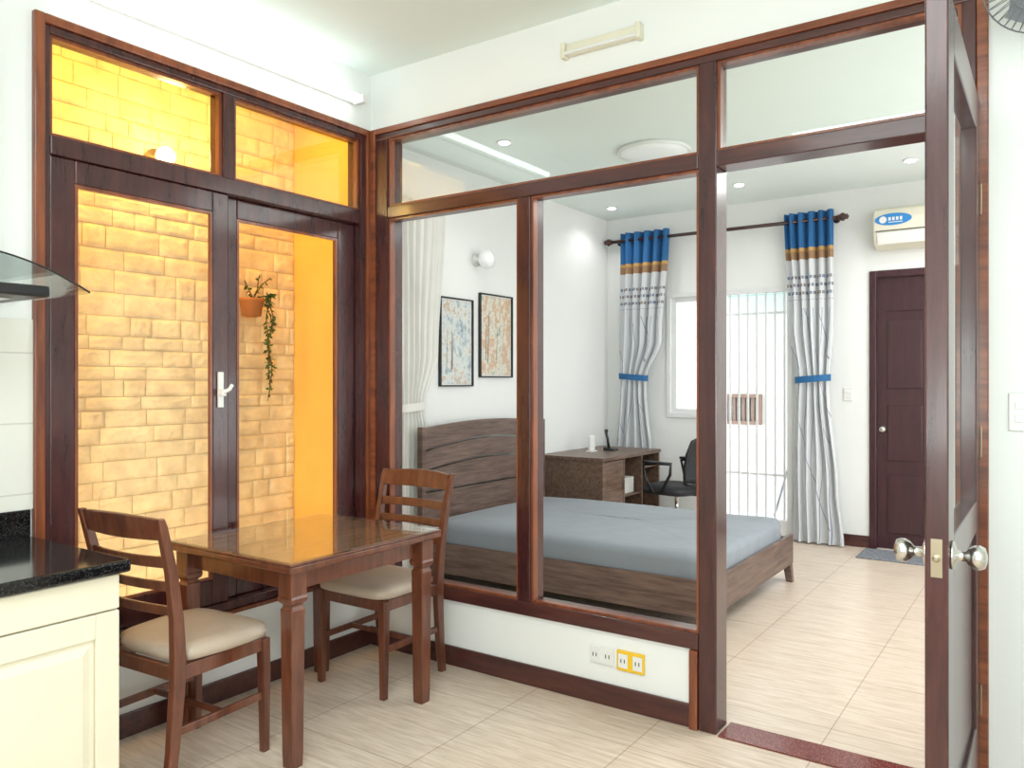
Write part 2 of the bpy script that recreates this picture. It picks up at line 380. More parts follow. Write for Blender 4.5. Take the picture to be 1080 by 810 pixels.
def sash(a, c, x0, x1, sl, sr):
    b = B(); box(b, x0, x1, a, a+sl, .43, 2.224); box(b, x0, x1, c-sr, c, .43, 2.224); box(b, x0, x1, a+sl, c-sr, 2.135, 2.224); box(b, x0, x1, a+sl, c-sr, .43, .54)
    s = W('sash', b, M['dark'], w1, bevel=.005)
    b = B()
    for (p, q, r, t) in ((a+sl, a+sl+.012, .54, 2.135), (c-sr-.012, c-sr, .54, 2.135), (a+sl+.012, c-sr-.012, .54, .552), (a+sl+.012, c-sr-.012, 2.123, 2.135)): box(b, x1-.014, x1-.002, p, q, r, t)
    W('glazing_bead', b, M['red'], s)
    return s
s1 = sash(1.412, 2.165, XL-.034, XL+.004, .090, .080)
s2 = sash(2.135, 2.963, XL-.078, XL-.038, .105, .115)
b = B(); box(b, XL+.004, XL+.016, 2.107, 2.133, 1.285, 1.44); box(b, XL+.016, XL+.036, 2.108, 2.132, 1.335, 1.365)
tube(b, [(XL+.032, 2.12, 1.35), (XL+.040, 2.145, 1.365), (XL+.040, 2.158, 1.385)], .008)
h = W('handle', b, M['white'], s1, bevel=.003); h['label'] = 'white latch handle'

# ------------------------------------------------------------------ window_2 : glazed partition
w2 = sroot('window_2', (-1.9, YP+.05, .32), 'dark wooden glazed partition between kitchen and bedroom', 'glass partition')
y0, y1 = YP-.02, YP+.10
ZT = 2.668
b = B(); box(b, -3.0, -2.965, y0-.010, y1, .32, 2.727); box(b, -2.965, -.195, y0-.010, y1, 2.698, 2.727); box(b, -.221, -.187, y0-.010, y1, 0, 2.698)
W('casing', b, M['redx'], w2, bevel=.004)
W('rail', box(B(), -2.965, -.221, y0, y1, ZT, 2.698), M['darkx'], w2, bevel=.004)
W('rail', box(B(), -2.965, -1.187, y0, y1, .32, .385), M['darkx'], w2, bevel=.004)
W('post', box(B(), -2.965, -2.885, y0, y1, .385, ZT), M['dark'], w2, bevel=.004)
W('mullion', box(B(), -2.062, -1.992, y0, y1, .385, 2.25), M['dark'], w2, bevel=.004)
W('post', box(B(), -1.185, -1.11, y0, y1, 0, ZT), M['dark'], w2, bevel=.004)
W('post', box(B(), -.265, -.221, y0, y1, 0, ZT), M['dark'], w2, bevel=.004)
W('transom_bar', box(B(), -2.884, -1.186, y0, y1, 2.25, 2.312), M['darkx'], w2, bevel=.004)
W('transom_bar', box(B(), -1.109, -.266, y0, y1, 2.25, 2.312), M['darkx'], w2, bevel=.004)
W('corner_strip', box(B(), -1.222, -1.187, y0-.010, YP+.09, 0, .319), M['red'], w2, bevel=.004)
for (a, c, z0, z1, gl) in ((-2.885, -2.062, .385, 2.25, 0), (-1.992, -1.185, .385, 2.25, 0), (-2.885, -1.185, 2.312, ZT, 1), (-1.11, -.265, 2.312, ZT, 1)):
    if gl: W('glass_pane', box(B(), a+.002, c-.002, YP+.03, YP+.035, z0+.001, z1-.001), M['glass'], w2)
    b = B()
    for (p, q, r, t) in ((a, a+.012, z0, z1), (c-.012, c, z0, z1), (a+.012, c-.012, z0, z0+.011), (a+.012, c-.012, z1-.011, z1)): box(b, p, q, YP-.008, YP+.028, r, t)
    W('glazing_bead', b, M['red'], w2)

# ------------------------------------------------------------------ door_1 : open leaf pointing at the camera
d1 = sroot('door_1', (-.262, YP-.03, 0), 'open dark wooden glazed door leaf with round steel knobs, edge towards the camera', 'door')
d1.rotation_euler = (0, 0, math.radians(0.2))
T = .050; L = .93; H1 = 2.325
b = B(); box(b, 0, T, -L, -L+.12, .008, H1); box(b, 0, T, -.12, 0, .008, H1); box(b, 0, T, -L+.12, -.12, H1-.12, H1); box(b, 0, T, -L+.12, -.12, .008, .30); box(b, 0, T, -L+.12, -.12, .92, 1.02); box(b, .012, T-.012, -L+.12, -.12, .30, .92)
obj('leaf', b, M['dark'], d1, bevel=.004)
obj('glass_pane', box(B(), T/2-.002, T/2+.002, -L+.118, -.118, 1.018, H1-.118), M['glass'], d1)
for sx in (-1, 1):
    x = 0 if sx < 0 else T
    bb = B()
    prof = [(.034, 0), (.034, .006), (.013, .012), (.012, .030), (.020, .036), (.028, .047), (.0295, .058), (.024, .070), (.010, .074), (.001, .075)]
    lathe(bb, [(r, sx*h) for r, h in prof], (x, -L+.06, .985), 24, 'x')
    k = obj('knob', bb, M['steel'], d1, smooth=True); k['label'] = 'round brushed steel knob'
bb = B(); box(bb, .013, T-.013, -L-.0015, -L, .94, 1.03); lathe(bb, [(.009, 0), (.009, .008), (.004, .011)], (T/2, -L-.001, .985), 12, 'y')
obj('latch_plate', bb, M['brass'], d1)
for z in (.35, 1.2, 2.0):
    bb = B(); tube(bb, [(T+.004, .004, z-.05), (T+.004, .004, z+.05)], .005); obj('hinge', bb, M['brass'], d1)

# ------------------------------------------------------------------ door_2 far brown door
d2 = sroot('door_2', (-.87, YF, 0), 'closed dark brown panelled door in the far bedroom wall', 'door')
b = B(); box(b, -1.30, -1.245, YF-.02, YF+.10, 0, 2.32); box(b, -.505, -.45, YF-.02, YF+.10, 0, 2.32); box(b, -1.245, -.505, YF-.02, YF+.10, 2.26, 2.32)
W('door_frame', b, M['fardoor'], d2, bevel=.006)
W('leaf', box(B(), -1.243, -.507, YF+.015, YF+.055, .008, 2.258), M['fardoor'], d2)
for (a, c) in ((-1.165, -.905), (-.845, -.585)):
    for (z0, z1) in ((.14, .62), (.74, 1.20), (1.34, 1.90)):
        b = B(); box(b, a, c, YF+.004, YF+.0145, z0, z1); W('panel', b, M['fardoor'], d2, bevel=.008)
    b = B(); pts = [(a, 1.98)] + [(c, 1.98)] + [(c + (a-c)*t/10, 2.10+.05*math.sin(PI*t/10)) for t in range(11)]
    loft(b, [[(x, YF+.004, z) for x, z in pts], [(x, YF+.0145, z) for x, z in pts]]); W('panel', b, M['fardoor'], d2)
b = B(); lathe(b, [(.03, 0), (.03, .006), (.012, .01), (.012, .03), (.027, .045), (.027, .06), (.01, .07)], (-1.195, YF+.014, 1.0), 20, 'y')
W('knob', b, M['steel'], d2, smooth=True)

# ------------------------------------------------------------------ window_3 casement, door_3 balcony opening with grille
w3 = sroot('window_3', (-2.88, YF, 1.05), 'white framed window pane left of the barred balcony door', 'window')
b = B(); f = .04
for (p, q, r, t) in ((W0, W0+f, 1.05, WT), (W1-f, W1, 1.05, WT), (W0+f, W1-f, 1.05, 1.05+f), (W0+f, W1-f, WT-f, WT)): box(b, p, q, YF-.015, YF+.08, r, t)
W('window_frame', b, M['alu'], w3, bevel=.003)
b = B()
for (p, q, r, t) in ((W0+f, W0+f+.045, 1.09, WT-f), (W1-f-.045, W1-f, 1.09, WT-f), (W0+f+.045, W1-f-.045, 1.09, 1.135), (W0+f+.045, W1-f-.045, WT-f-.045, WT-f)): box(b, p, q, YF+.02, YF+.06, r, t)
sa = W('sash', b, M['alu'], w3, bevel=.003)
W('glass_pane', box(B(), W0+f+.04, W1-f-.04, YF+.038, YF+.042, 1.13, WT-f-.04), M['glass'], sa)
d3 = sroot('door_3', (-2.26, YF, 0), 'tall white barred balcony opening between the patterned curtains', 'balcony door')
b = B()
for (p, q, r, t) in ((W2, W2+.045, 0, WT), (W3-.045, W3, 0, WT), (W2+.045, W3-.045, 0, .16), (W2+.045, W3-.045, WT-.045, WT)): box(b, p, q, YF-.015, YF+.09, r, t)
W('door_frame', b, M['alu'], d3, bevel=.003)
n = 7
for i in range(n):
    x = W2+.045 + (W3-W2-.09)*(i+.5)/n
    W('grille_bar', box(B(), x-.008, x+.008, YF+.05, YF+.064, .16, WT-.045), M['alu'], d3)
for z in (.55, 2.02):
    W('grille_rail', box(B(), W2+.045, W3-.045, YF+.0645, YF+.076, z-.010, z+.010), M['alu'], d3)

# outside
st(obj('floor_balcony', box(B(), -4.3, .2, 7.32, 9.1, -.1, -.01), M['outside']), 'pale balcony floor outside', 'floor')
st(obj('wall_outside', box(B(), -5, 1, 9.1, 9.2, -.1, 2.9), M['outside']), 'bright white neighbouring wall outside the balcony', 'wall')
vb = thing('vent_block', 'brown slatted vent block on the bright wall outside the balcony door', 'vent', (-3.02, 9.1, 1.0))
b = B(); box(b, -3.27, -2.79, 9.04, 9.1, .90, .94); box(b, -3.27, -2.79, 9.04, 9.1, 1.21, 1.25); box(b, -3.27, -3.23, 9.04, 9.1, .94, 1.21); box(b, -2.83, -2.79, 9.04, 9.1, .94, 1.21)
W('vent_frame', b, M['vent'], vb)
for i in range(7): W('slat', box(B(), -3.22+.055*i, -3.22+.055*i+.022, 9.05, 9.1, .94, 1.21), M['vent'], vb)
aw = obj('awning', loft(B(), [[(x, 8.3, 2.30), (x, 9.098, 2.62), (x, 9.098, 2.64), (x, 8.3, 2.32)] for x in (-3.6, -1.6)]), M['awning'])
tag(aw, 'pale green awning edge seen above the barred balcony door', 'awning')
bb = B(); tube(bb, [(-2.42, 8.3, 0), (-2.15, 8.9, 1.5)], .012)
mp_ = obj('broom_handle', bb, M['cagem']); tag(mp_, 'thin grey pole leaning outside the barred balcony door', 'pole')

# ------------------------------------------------------------------ lamps and fittings
tl = thing('tube_light', 'long glowing fluorescent tube batten on the wall above the sliding window', 'light', (XL, 2.18, 2.85))
b = B(); box(b, XL, XL+.026, 1.43, 2.92, 2.838, 2.864); W('batten', b, M['white'], tl, bevel=.004)
b = B(); tube(b, [(XL+.075, 1.46, 2.85), (XL+.075, 2.89, 2.85)], .017, 14); W('tube', b, M['tube'], tl, smooth=True)
for y in (1.44, 2.91):
    b = B(); box(b, XL+.026, XL+.095, y-.015, y+.015, 2.830, 2.870); W('end_cap', b, M['white'], tl, bevel=.003)
eb = thing('wall_fitting', 'small ivory slim box fitting on the wall above the partition', 'wall fitting', (-1.62, YP, 2.83))
b = B(); box(b, -1.795, -1.45, YP-.03, YP, 2.84, 2.895); W('body', b, M['ivory'], eb, bevel=.006)
for x in (-1.805, -1.44):
    b = B(); box(b, x-.01, x+.01, YP-.045, YP, 2.83, 2.90); W('end_cap', b, M['ivory'], eb, bevel=.004)
b = B(); tube(b, [(-1.795, YP-.036, 2.85), (-1.45, YP-.036, 2.85)], .008); W('tube', b, M['white'], eb)

DL = ((-1.77, 3.95, 'small round ceiling downlight seen through the partition transom, nearest the kitchen'), (-3.45, 6.65, 'small round ceiling downlight above the desk corner'),
      (-2.17, 6.45, 'small round ceiling downlight in front of the curtain rod'), (-.89, 6.45, 'small round ceiling downlight in front of the air conditioner'),
      (-3.1, 4.4, 'small round ceiling downlight above the headboard'))
for (x, y, lab) in DL:
    d = thing('downlight', lab, 'ceiling light', (x, y, ZC), 0, 'bedroom ceiling downlights')
    b = B(); lathe(b, [(.036, -.001), (.052, -.001), (.052, -.006), (.044, -.010), (.036, -.008)], n=24); obj('trim_ring', b, M['white'], d, smooth=True)
    b = B(); lathe(b, [(.0355, -.0008), (.0355, -.012), (.02, -.018), (.001, -.020)], n=20); obj('lens', b, M['dlight'], d)
rl = thing('round_ceiling_lamp', 'large flat round white lamp on the bedroom ceiling', 'ceiling light', (-2.34, 5.15, ZC))
b = B(); lathe(b, [(.25, 0), (.26, -.015), (.25, -.028), (.235, -.024)], n=40); obj('rim', b, M['white'], rl, smooth=True)
b = B(); lathe(b, [(.234, -.006), (.232, -.025), (.15, -.034), (.05, -.037), (.001, -.038)], n=40); obj('diffuser', b, M['lampglass'], rl, smooth=True)

wl = thing('wall_lamp', 'small warm globe lamp on the stone wall behind the sliding window', 'wall lamp', (-3.69, 2.22, 2.5))
b = B(); lathe(b, [(.05, 0), (.05, .012), (.02, .02), (.02, .06)], (0, 0, 0), 20, 'x'); obj('bracket', b, M['brass'], wl, smooth=True)
b = B(); bmesh.ops.create_uvsphere(b, u_segments=20, v_segments=12, radius=.045, matrix=Matrix.Translation((.10, 0, 0))); obj('bulb', b, M['warmglow'], wl, smooth=True)
wl2 = thing('wall_lamp', 'small pale round wall lamp high between the two framed pictures', 'wall lamp', (XB, 4.96, 2.35))
b = B(); lathe(b, [(.05, 0), (.05, .015), (.02, .02), (.02, .06)], (0, 0, 0), 20, 'x'); obj('bracket', b, M['white'], wl2, smooth=True)
b = B(); lathe(b, [(.02, .055), (.05, .06), (.075, .10), (.07, .14), (.02, .16)], (0, 0, 0), 24, 'x'); obj('shade', b, M['lampglass'], wl2, smooth=True)

def plate(name, label, cat, cx, cy, cz, w, h, mat, kind, hw=None):
    t = thing(name, label, cat, (cx, cy, cz))
    obj('plate', box(B(), -w/2, w/2, -.010, 0, -h/2, h/2), mat, t, bevel=.004)
    if kind == 'socket':
        for sx in (-.26, .26):
            o = obj('socket_face', box(B(), sx*w-w*.17, sx*w+w*.17, -.013, -.0102, -h*.34, h*.34), M['white'], t, bevel=.002)
            for dx in (-.008, .008):
                obj('slot', box(B(), sx*w+dx-.002, sx*w+dx+.002, -.0142, -.0132, -.008, .008), M['black'], o)
    else:
        for k in hw: obj('rocker', box(B(), -w*.3, w*.3, -.014, -.0102, k-.012, k+.012), M['white'], t, bevel=.002)
    return t
plate('wall_socket', 'white twin socket plate on the low wall under the partition', 'socket', -1.628, YP, .212, .118, .078, M['white'], 'socket')
plate('wall_socket', 'bright yellow socket plate on the low wall under the partition', 'socket', -1.49, YP, .208, .13, .088, M['yellow'], 'socket')
plate('light_switch', 'white light switch plate at the right edge beside the open door', 'switch', -.09, YP, 1.30, .085, .125, M['white'], 'switch', (-.022, .022))
plate('light_switch', 'small white switch between the right curtain and the brown door', 'switch', -1.47, YF, 1.29, .075, .115, M['white'], 'switch', (-.018, .018))

# ------------------------------------------------------------------ kitchen
FX = -2.385
cab = thing('base_cabinet', 'cream kitchen base cabinet with recessed panel door at the left edge', 'cabinet', (-2.74, 1.03, 0))
b = B(); box(b, XL+.001, FX-.021, .72, 1.325, .09, .81); W('body', b, M['cream'], cab, bevel=.003)
b = B(); box(b, XL+.001, FX-.07, .73, 1.315, 0, .09); W('plinth', b, M['dark'], cab)
b = B(); box(b, FX-.020, FX, .725, 1.322, .70, .805); W('drawer', b, M['cream'], cab, bevel=.004)
b = B()
for (p, q, r, t) in ((.725, .80, .10, .695), (1.25, 1.322, .10, .695), (.80, 1.25, .10, .175), (.80, 1.25, .62, .695)): box(b, FX-.020, FX, p, q, r, t)
box(b, FX-.020, FX-.010, .80, 1.25, .175, .62)
dr = W('door', b, M['cream'], cab, bevel=.004)
b = B(); loft(b, [[(FX-.010, .815, .19), (FX-.010, 1.235, .19), (FX-.010, 1.235, .605), (FX-.010, .815, .605)], [(FX-.001, .84, .215), (FX-.001, 1.21, .215), (FX-.001, 1.21, .58), (FX-.001, .84, .58)]]); W('raised_panel', b, M['cream'], dr)
c2 = thing('base_cabinet', 'cream kitchen base cabinet out of frame nearer the camera', 'cabinet', (-2.74, .4, 0))
b = B(); box(b, XL+.001, FX-.021, .08, .718, .09, .81); W('body', b, M['cream'], c2); b = B(); box(b, FX-.020, FX, .085, .715, .10, .805); W('door', b, M['cream'], c2, bevel=.004)
b = B(); box(b, XL+.001, FX-.07, .09, .71, 0, .09); W('plinth', b, M['dark'], c2)
ct = thing('worktop', 'polished black granite worktop on the cream cabinets', 'worktop', (-2.74, .72, .811))
b = B(); box(b, XL+.001, FX+.027, .06, 1.345, .811, .850); W('slab', b, M['granite'], ct, bevel=.008, seg=3)
b = B(); box(b, XL+.001, XL+.02, .06, 1.340, .850, .945); W('upstand', b, M['granite'], ct, bevel=.003)
hb = thing('gas_hob', 'black glass hob set into the granite worktop', 'hob', (-2.74, .66, .8505))
b = B(); box(b, -2.95, -2.47, .30, .98, .8505, .856); W('rim', b, M['black'], hb, bevel=.002)
b = B(); box(b, -2.942, -2.478, .308, .972, .8562, .860); W('glass_top', b, M['hob'], hb, bevel=.001)
for y in (.48, .80):
    b = B(); lathe(b, [(.055, 0), (.055, .012), (.03, .02), (.001, .021)], (-2.76, y, .860)); bu = W('burner', b, M['black'], hb, smooth=True)
    for k in range(4):
        a = PI/4+k*PI/2; b = B(); box(b, -2.76+math.cos(a)*.07-.02, -2.76+math.cos(a)*.07+.02, y+math.sin(a)*.07-.004, y+math.sin(a)*.07+.004, .860, .886)
        W('pan_support', b, M['black'], bu)
hd = thing('range_hood', 'black range hood with curved glass canopy at the left edge', 'range hood', (XL+.01, .93, 1.64))
def arc(y): return 1.685 + .105*(1-((y-.93)/.37)**2)
b = B(); ys = [.56+.74*i/24 for i in range(25)]
loft(b, [[(XL+.009, y, arc(y)), (-2.56, y, arc(y)), (-2.535, y, arc(y)-.001), (-2.52, y, arc(y)-.004), (-2.52, y, arc(y)-.009), (XL+.009, y, arc(y)-.008)] for y in ys])
W('glass_canopy', b, M['hglass'], hd)
b = B(); tube(b, [(-2.519, y, arc(y)-.005) for y in ys], .003, 8); W('canopy_edge', b, M['black'], hd)
b = B(); box(b, XL+.009, -2.60, .66, 1.22, 1.662, 1.698); W('body', b, M['black'], hd, bevel=.008)
b = B(); box(b, XL+.009, -2.76, .80, 1.06, 1.699, 2.6); W('chimney', b, M['steel'], hd, bevel=.003)
b = B(); box(b, -2.95, -2.68, .72, 1.14, 1.656, 1.6615); W('filter', b, M['steel'], hd)

# ------------------------------------------------------------------ dining table
TX0, TX1, TY0, TY1, TZ = -2.985, -2.225, 1.85, 2.68, .757
tb = thing('dining_table', 'square reddish wooden dining table with glass top by the sliding window', 'table', ((TX0+TX1)/2, (TY0+TY1)/2, 0))
b = B(); box(b, TX0, TX1, TY0, TY1, TZ-.042, TZ-.016); W('tabletop', b, M['chair'], tb, bevel=.006)
b = B()
for (p, q, r, t) in ((TX0, TX1, TY0, TY0+.035), (TX0, TX1, TY1-.035, TY1), (TX0, TX0+.035, TY0+.035, TY1-.035), (TX1-.035, TX1, TY0+.035, TY1-.035)): box(b, p, q, r, t, TZ-.0158, TZ-.008)
W('edge_banding', b, M['chair'], tb, bevel=.003)
b = B(); box(b, TX0+.035, TX1-.035, TY0+.035, TY1-.035, TZ-.0158, TZ-.009); W('veneer_panel', b, M['tabletop'], tb)
W('glass_sheet', box(B(), TX0+.006, TX1-.006, TY0+.006, TY1-.006, TZ-.0075, TZ), M['tglass'], tb)
ix = .075
for (p, q, r, t) in ((TX0+ix, TX1-ix, TY0+ix-.012, TY0+ix+.012), (TX0+ix, TX1-ix, TY1-ix-.012, TY1-ix+.012), (TX0+ix-.012, TX0+ix+.012, TY0+ix, TY1-ix), (TX1-ix-.012, TX1-ix+.012, TY0+ix, TY1-ix)):
    b = B(); box(b, p, q, r, t, TZ-.12, TZ-.0425)
    W('apron', b, M['chair'], tb, bevel=.003)
for x in (TX0+.062, TX1-.062):
    for y in (TY0+.062, TY1-.062):
        b = B(); rectpost(b, [(x, y, z, w, w) for z, w in ((0, .050), (.05, .054), (.54, .062), (.575, .064), (.582, .052), (.592, .052), (.60, .072), (.615, .076), (.625, .072), (TZ-.0425, .072))])
        W('leg', b, M['chair'], tb, bevel=.003)

# ------------------------------------------------------------------ dining chairs (front = +Y)
def make_chair(label):
    t = thing('dining_chair', label, 'chair', (0, 0, 0), 0, 'dining chairs at the table')
    for s in (-1, 1):
        b = B(); rectpost(b, [(s*.195, .19, 0, .028, .028), (s*.195, .188, .3, .036, .036), (s*.193, .185, .43, .038, .038)]); obj('leg', b, M['chair'], t, bevel=.004)
        b = B(); rectpost(b, [(s*.190, -.225, 0, .028, .034), (s*.192, -.205, .15, .030, .040), (s*.195, -.19, .35, .032, .046), (s*.198, -.188, .46, .032, .048), (s*.203, -.198, .6, .030, .042), (s*.209, -.222, .76, .029, .036), (s*.216, -.262, .92, .026, .030), (s*.218, -.272, .95, .023, .024)])
        obj('leg', b, M['chair'], t, bevel=.004)
    for q in ((-.197, .197, .172, .198), (-.182, .182, -.20, -.176), (-.206, -.182, -.172, .170), (.182, .206, -.172, .170)):
        b = B(); box(b, *q, .385, .435); obj('seat_rail', b, M['chair'], t, bevel=.003)
    b = B(); rings = []
    for z, k in ((.436, .93), (.442, .985), (.462, 1.0), (.478, .975), (.488, .90), (.493, .7), (.495, .3)):
        ring = []
        for i in range(48):
            a = 2*PI*i/48; cx = abs(math.cos(a))**.35*math.copysign(1, math.cos(a)); sy = abs(math.sin(a))**.35*math.copysign(1, math.sin(a))
            wx = .222 if sy > 0 else .222 - .025*abs(sy)
            if sy < -.8 : wx = .172
            ring.append((cx*wx*k, .018 + sy*.205*k, z))
        rings.append(ring)
    loft(b, rings); obj('seat', b, M['seat'], t, smooth=True)
    def rail(z0, z1, yo, bow, th, nm):
        b = B(); rings = []
        for i in range(13):
            u = -1 + i/6; x = u*.205; y = yo - bow*(1-u*u)
            tilt = (z1-z0)*.22; e = .012*(1-u*u) if nm == 'top_rail' else 0
            rings.append([(x, y-th/2, z0), (x, y+th/2, z0), (x, y+th/2-tilt, z1+e), (x, y-th/2-tilt, z1+e)])
        loft(b, rings); obj(nm, b, M['chair'], t, bevel=.004)
    rail(.872, .945, -.245, .032, .020, 'top_rail')
    rail(.775, .815, -.224, .026, .014, 'slat'); rail(.695, .730, -.212, .022, .014, 'slat'); rail(.61, .645, -.202, .018, .014, 'slat')
    for s in (-1, 1):
        b = B(); box(b, s*.193-.008, s*.193+.008, -.19, .18, .20, .228); obj('stretcher', b, M['chair'], t, bevel=.003)
    b = B(); box(b, -.185, .185, -.008, .008, .204, .226); obj('stretcher', b, M['chair'], t, bevel=.003)
    return t
ch = make_chair('reddish wooden ladder-back chair with beige seat between worktop and table')
ch.location = (-2.655, 1.73, 0); ch.rotation_euler = (0, 0, math.radians(4))
dup(ch, (-2.635, 2.725, 0), math.radians(181), 'reddish wooden ladder-back chair with beige seat between table and partition')

# ------------------------------------------------------------------ bedroom: bed
bd = thing('bed', 'dark walnut double bed frame with slatted headboard behind the partition', 'bed', (-2.6, 4.92, 0))
BY0, BY1 = 4.14, 5.70; BX0, BX1 = XB+.13, -1.53
RT = .305
b = B(); box(b, BX0+.06, BX1-.03, BY0, BY0+.028, .10, RT); W('side_rail', b, M['bedx'], bd, bevel=.004)
b = B(); box(b, BX0+.06, BX1-.03, BY1-.028, BY1, .10, RT); W('side_rail', b, M['bedx'], bd, bevel=.004)
b = B(); box(b, BX1-.03, BX1, BY0, BY1, .12, RT+.02); W('foot_rail', b, M['bed'], bd, bevel=.006)
for (x, y) in ((BX1-.03, BY0+.05), (BX1-.03, BY1-.05), (BX0+.09, BY0+.05), (BX0+.09, BY1-.05)):
    s = 1 if x > -2 else 0
    b = B(); rectpost(b, [(x+.02*s, y, 0, .045, .045), (x, y, .16, .055, .06), (x-.005, y, RT, .05, .06)]); W('leg', b, M['bed'], bd, bevel=.004)
b = B(); box(b, BX0+.07, BX1-.035, BY0+.03, BY1-.03, .17, .20); W('slat_base', b, M['bedx'], bd)
def hb_board(z00, z01, z10, z11):
    b = B(); rings = []
    for i in range(21):
        u = i/20; y = BY0+.02 + (BY1-BY0-.06)*u
        bow = math.sin(PI*u)
        z0 = z00 + (z01-z00)*bow; z1 = z10+(z11-z10)*bow
        rings.append([(BX0, y, z0), (BX0+.045, y, z0), (BX0+.035, y, z1), (BX0, y, z1)])
    loft(b, rings); W('headboard_panel', b, M['bed'], bd, bevel=.004)
hb_board(.15, .15, .62, .62); hb_board(.635, .635, .77, .82); hb_board(.785, .835, .91, .97); hb_board(.925, .985, 1.075, 1.11)
for y in (BY0-.02, BY1-.04):
    b = B(); box(b, BX0, BX0+.05, y, y+.04, 0, 1.08); W('headboard_post', b, M['bed'], bd, bevel=.006)
mt = thing('mattress', 'mattress under a blue-grey fitted sheet on the walnut bed', 'mattress', (-2.6, 4.92, .2005))
MX0, MX1, MY0, MY1 = BX0+.055, BX1-.045, BY0+.035, BY1-.035
b = B()
cxm, cym = (MX0+MX1)/2, (MY0+MY1)/2; hx, hy = (MX1-MX0)/2, (MY1-MY0)/2
rings = []
for z, k in ((.2005, -.01), (.23, 0), (.28, .002), (.32, .008), (.355, .004), (.39, .008), (.41, .004), (.428, -.010), (.438, -.035), (.443, -.10), (.446, -.25), (.448, -.45), (.448, -.68)):
    ring = []
    for i in range(200):
        a = 2*PI*i/200; c_, s_ = math.cos(a), math.sin(a); e = .14
        X = cxm + math.copysign(abs(c_)**e, c_)*(hx+k*1.0); Y = cym + math.copysign(abs(s_)**e, s_)*(hy+k)
        nz = noise.noise(Vector((X*11, Y*11, z*4)))
        dx = .013*nz if .30 < z < .43 else 0
        zz = z + (.012*noise.noise(Vector((X*3, Y*6, 3))) if z > .42 else 0)
        ring.append((X+dx, Y+dx*.9, zz))
    rings.append(ring)
loft(b, rings); W('fitted_sheet', b, M['sheet'], mt, smooth=True)
b = B(); box(b, MX0+.03, MX1-.03, MY0+.03, MY1-.03, .21, .40); W('core', b, M['white'], mt)

# ------------------------------------------------------------------ desk
dk = thing('desk', 'dark walnut desk with open shelves against the bedroom left wall', 'desk', (-3.46, 6.44, 0))
DX0, DX1, DY0, DY1 = XB+.016, -3.11, 5.84, 7.0
b = B(); box(b, DX0, DX1, DY0, DY1, .724, .756); W('desktop', b, M['desk'], dk, bevel=.003)
b = B(); box(b, DX0, DX1-.01, DY0+.01, DY0+.035, 0, .724); W('side_panel', b, M['desk'], dk, bevel=.002)
b = B(); box(b, DX0, DX1-.01, DY1-.03, DY1-.005, 0, .724); W('side_panel', b, M['desk'], dk, bevel=.002)
for ya in (6.24, 6.60):
    b = B(); box(b, DX0, DX1-.01, ya, ya+.022, 0, .724); W('divider', b, M['desk'], dk, bevel=.002)
for (ya, yb, z) in ((6.263, 6.599, .05), (6.263, 6.599, .38), (6.623, 6.969, .60)):
    b = B(); box(b, DX0, DX1-.02, ya, yb, z, z+.018); W('shelf', b, M['desk'], dk)
b = B(); box(b, DX1-.03, DX1-.012, 5.88, 6.236, .05, .715); ddo = W('door', b, M['desk'], dk, bevel=.002)
b = B(); box(b, DX1-.012, DX1, 6.20, 6.21, .45, .58); W('handle', b, M['steel'], ddo)
b = B(); box(b, DX0, DX0+.015, DY0+.036, DY1-.031, .2, .724); W('back_panel', b, M['desk'], dk)
wb = obj('storage_box', box(B(), -3.41, -3.16, 6.32, 6.52, .3985, .54), M['white'], bevel=.005); tag(wb, 'white box on the open shelf of the desk', 'box')
rt = thing('router', 'small white upright router on the desk', 'router', (-3.5, 6.35, .7565))
b = B(); box(b, -.03, .03, -.05, .05, 0, .012); obj('base', b, M['white'], rt, bevel=.003)
b = B(); box(b, -.012, .012, -.045, .045, .012, .15); obj('body', b, M['white'], rt, bevel=.006)
pd = thing('desk_phone', 'black cradle with a cable on the desk beside the router', 'phone', (-3.42, 6.58, .7565))
b = B(); loft(b, [[(-.06, -.05, 0), (.06, -.05, 0), (.06, .05, 0), (-.06, .05, 0)], [(-.06, -.045, .03), (.05, -.045, .015), (.05, .045, .015), (-.06, .045, .03)]]); obj('base', b, M['black'], pd, bevel=.004)
b = B(); tube(b, [(-.02, -.01, .02), (-.03, -.01, .10), (-.045, -.01, .15), (-.05, 0, .19)], [.014, .012, .012, .018]); obj('handset', b, M['black'], pd, smooth=True)

# office chair (front = +Y)
oc = thing('office_chair', 'black mesh office chair with armrests at the desk', 'office chair', (-2.78, 6.60, 0), math.radians(78))
b = B(); lathe(b, [(.025, .09), (.03, .10), (.03, .22), (.018, .22), (.018, .40), (.04, .41)], n=16); obj('gas_lift', b, M['steel'], oc, smooth=True)
for k in range(5):
    a = 2*PI*k/5+.3; c_, s_ = math.cos(a), math.sin(a)
    b = B(); tube(b, [(0, 0, .11), (c_*.15, s_*.15, .095), (c_*.27, s_*.27, .065)], [.026, .022, .016]); lg = obj('leg', b, M['black'], oc, smooth=True)
    b = B(); tube(b, [(c_*.27-s_*.02, s_*.27+c_*.02, .028), (c_*.27+s_*.02, s_*.27-c_*.02, .028)], .028, 14); obj('caster', b, M['black'], lg)
b = B(); loft(b, [[(math.copysign(abs(math.cos(t))**.5, math.cos(t))*.24*k, .02+math.copysign(abs(math.sin(t))**.5, math.sin(t))*.235*k, z) for t in [2*PI*i/32 for i in range(32)]] for z, k in ((.41, .9), (.42, 1), (.46, 1), (.485, .93), (.49, .6))]); obj('seat', b, M['mesh'], oc, smooth=True)
def rr(z): return -.23 - .10*((z-.5)/.45)**1 + .03*math.sin(PI*(z-.5)/.45)
b = B(); rings = []
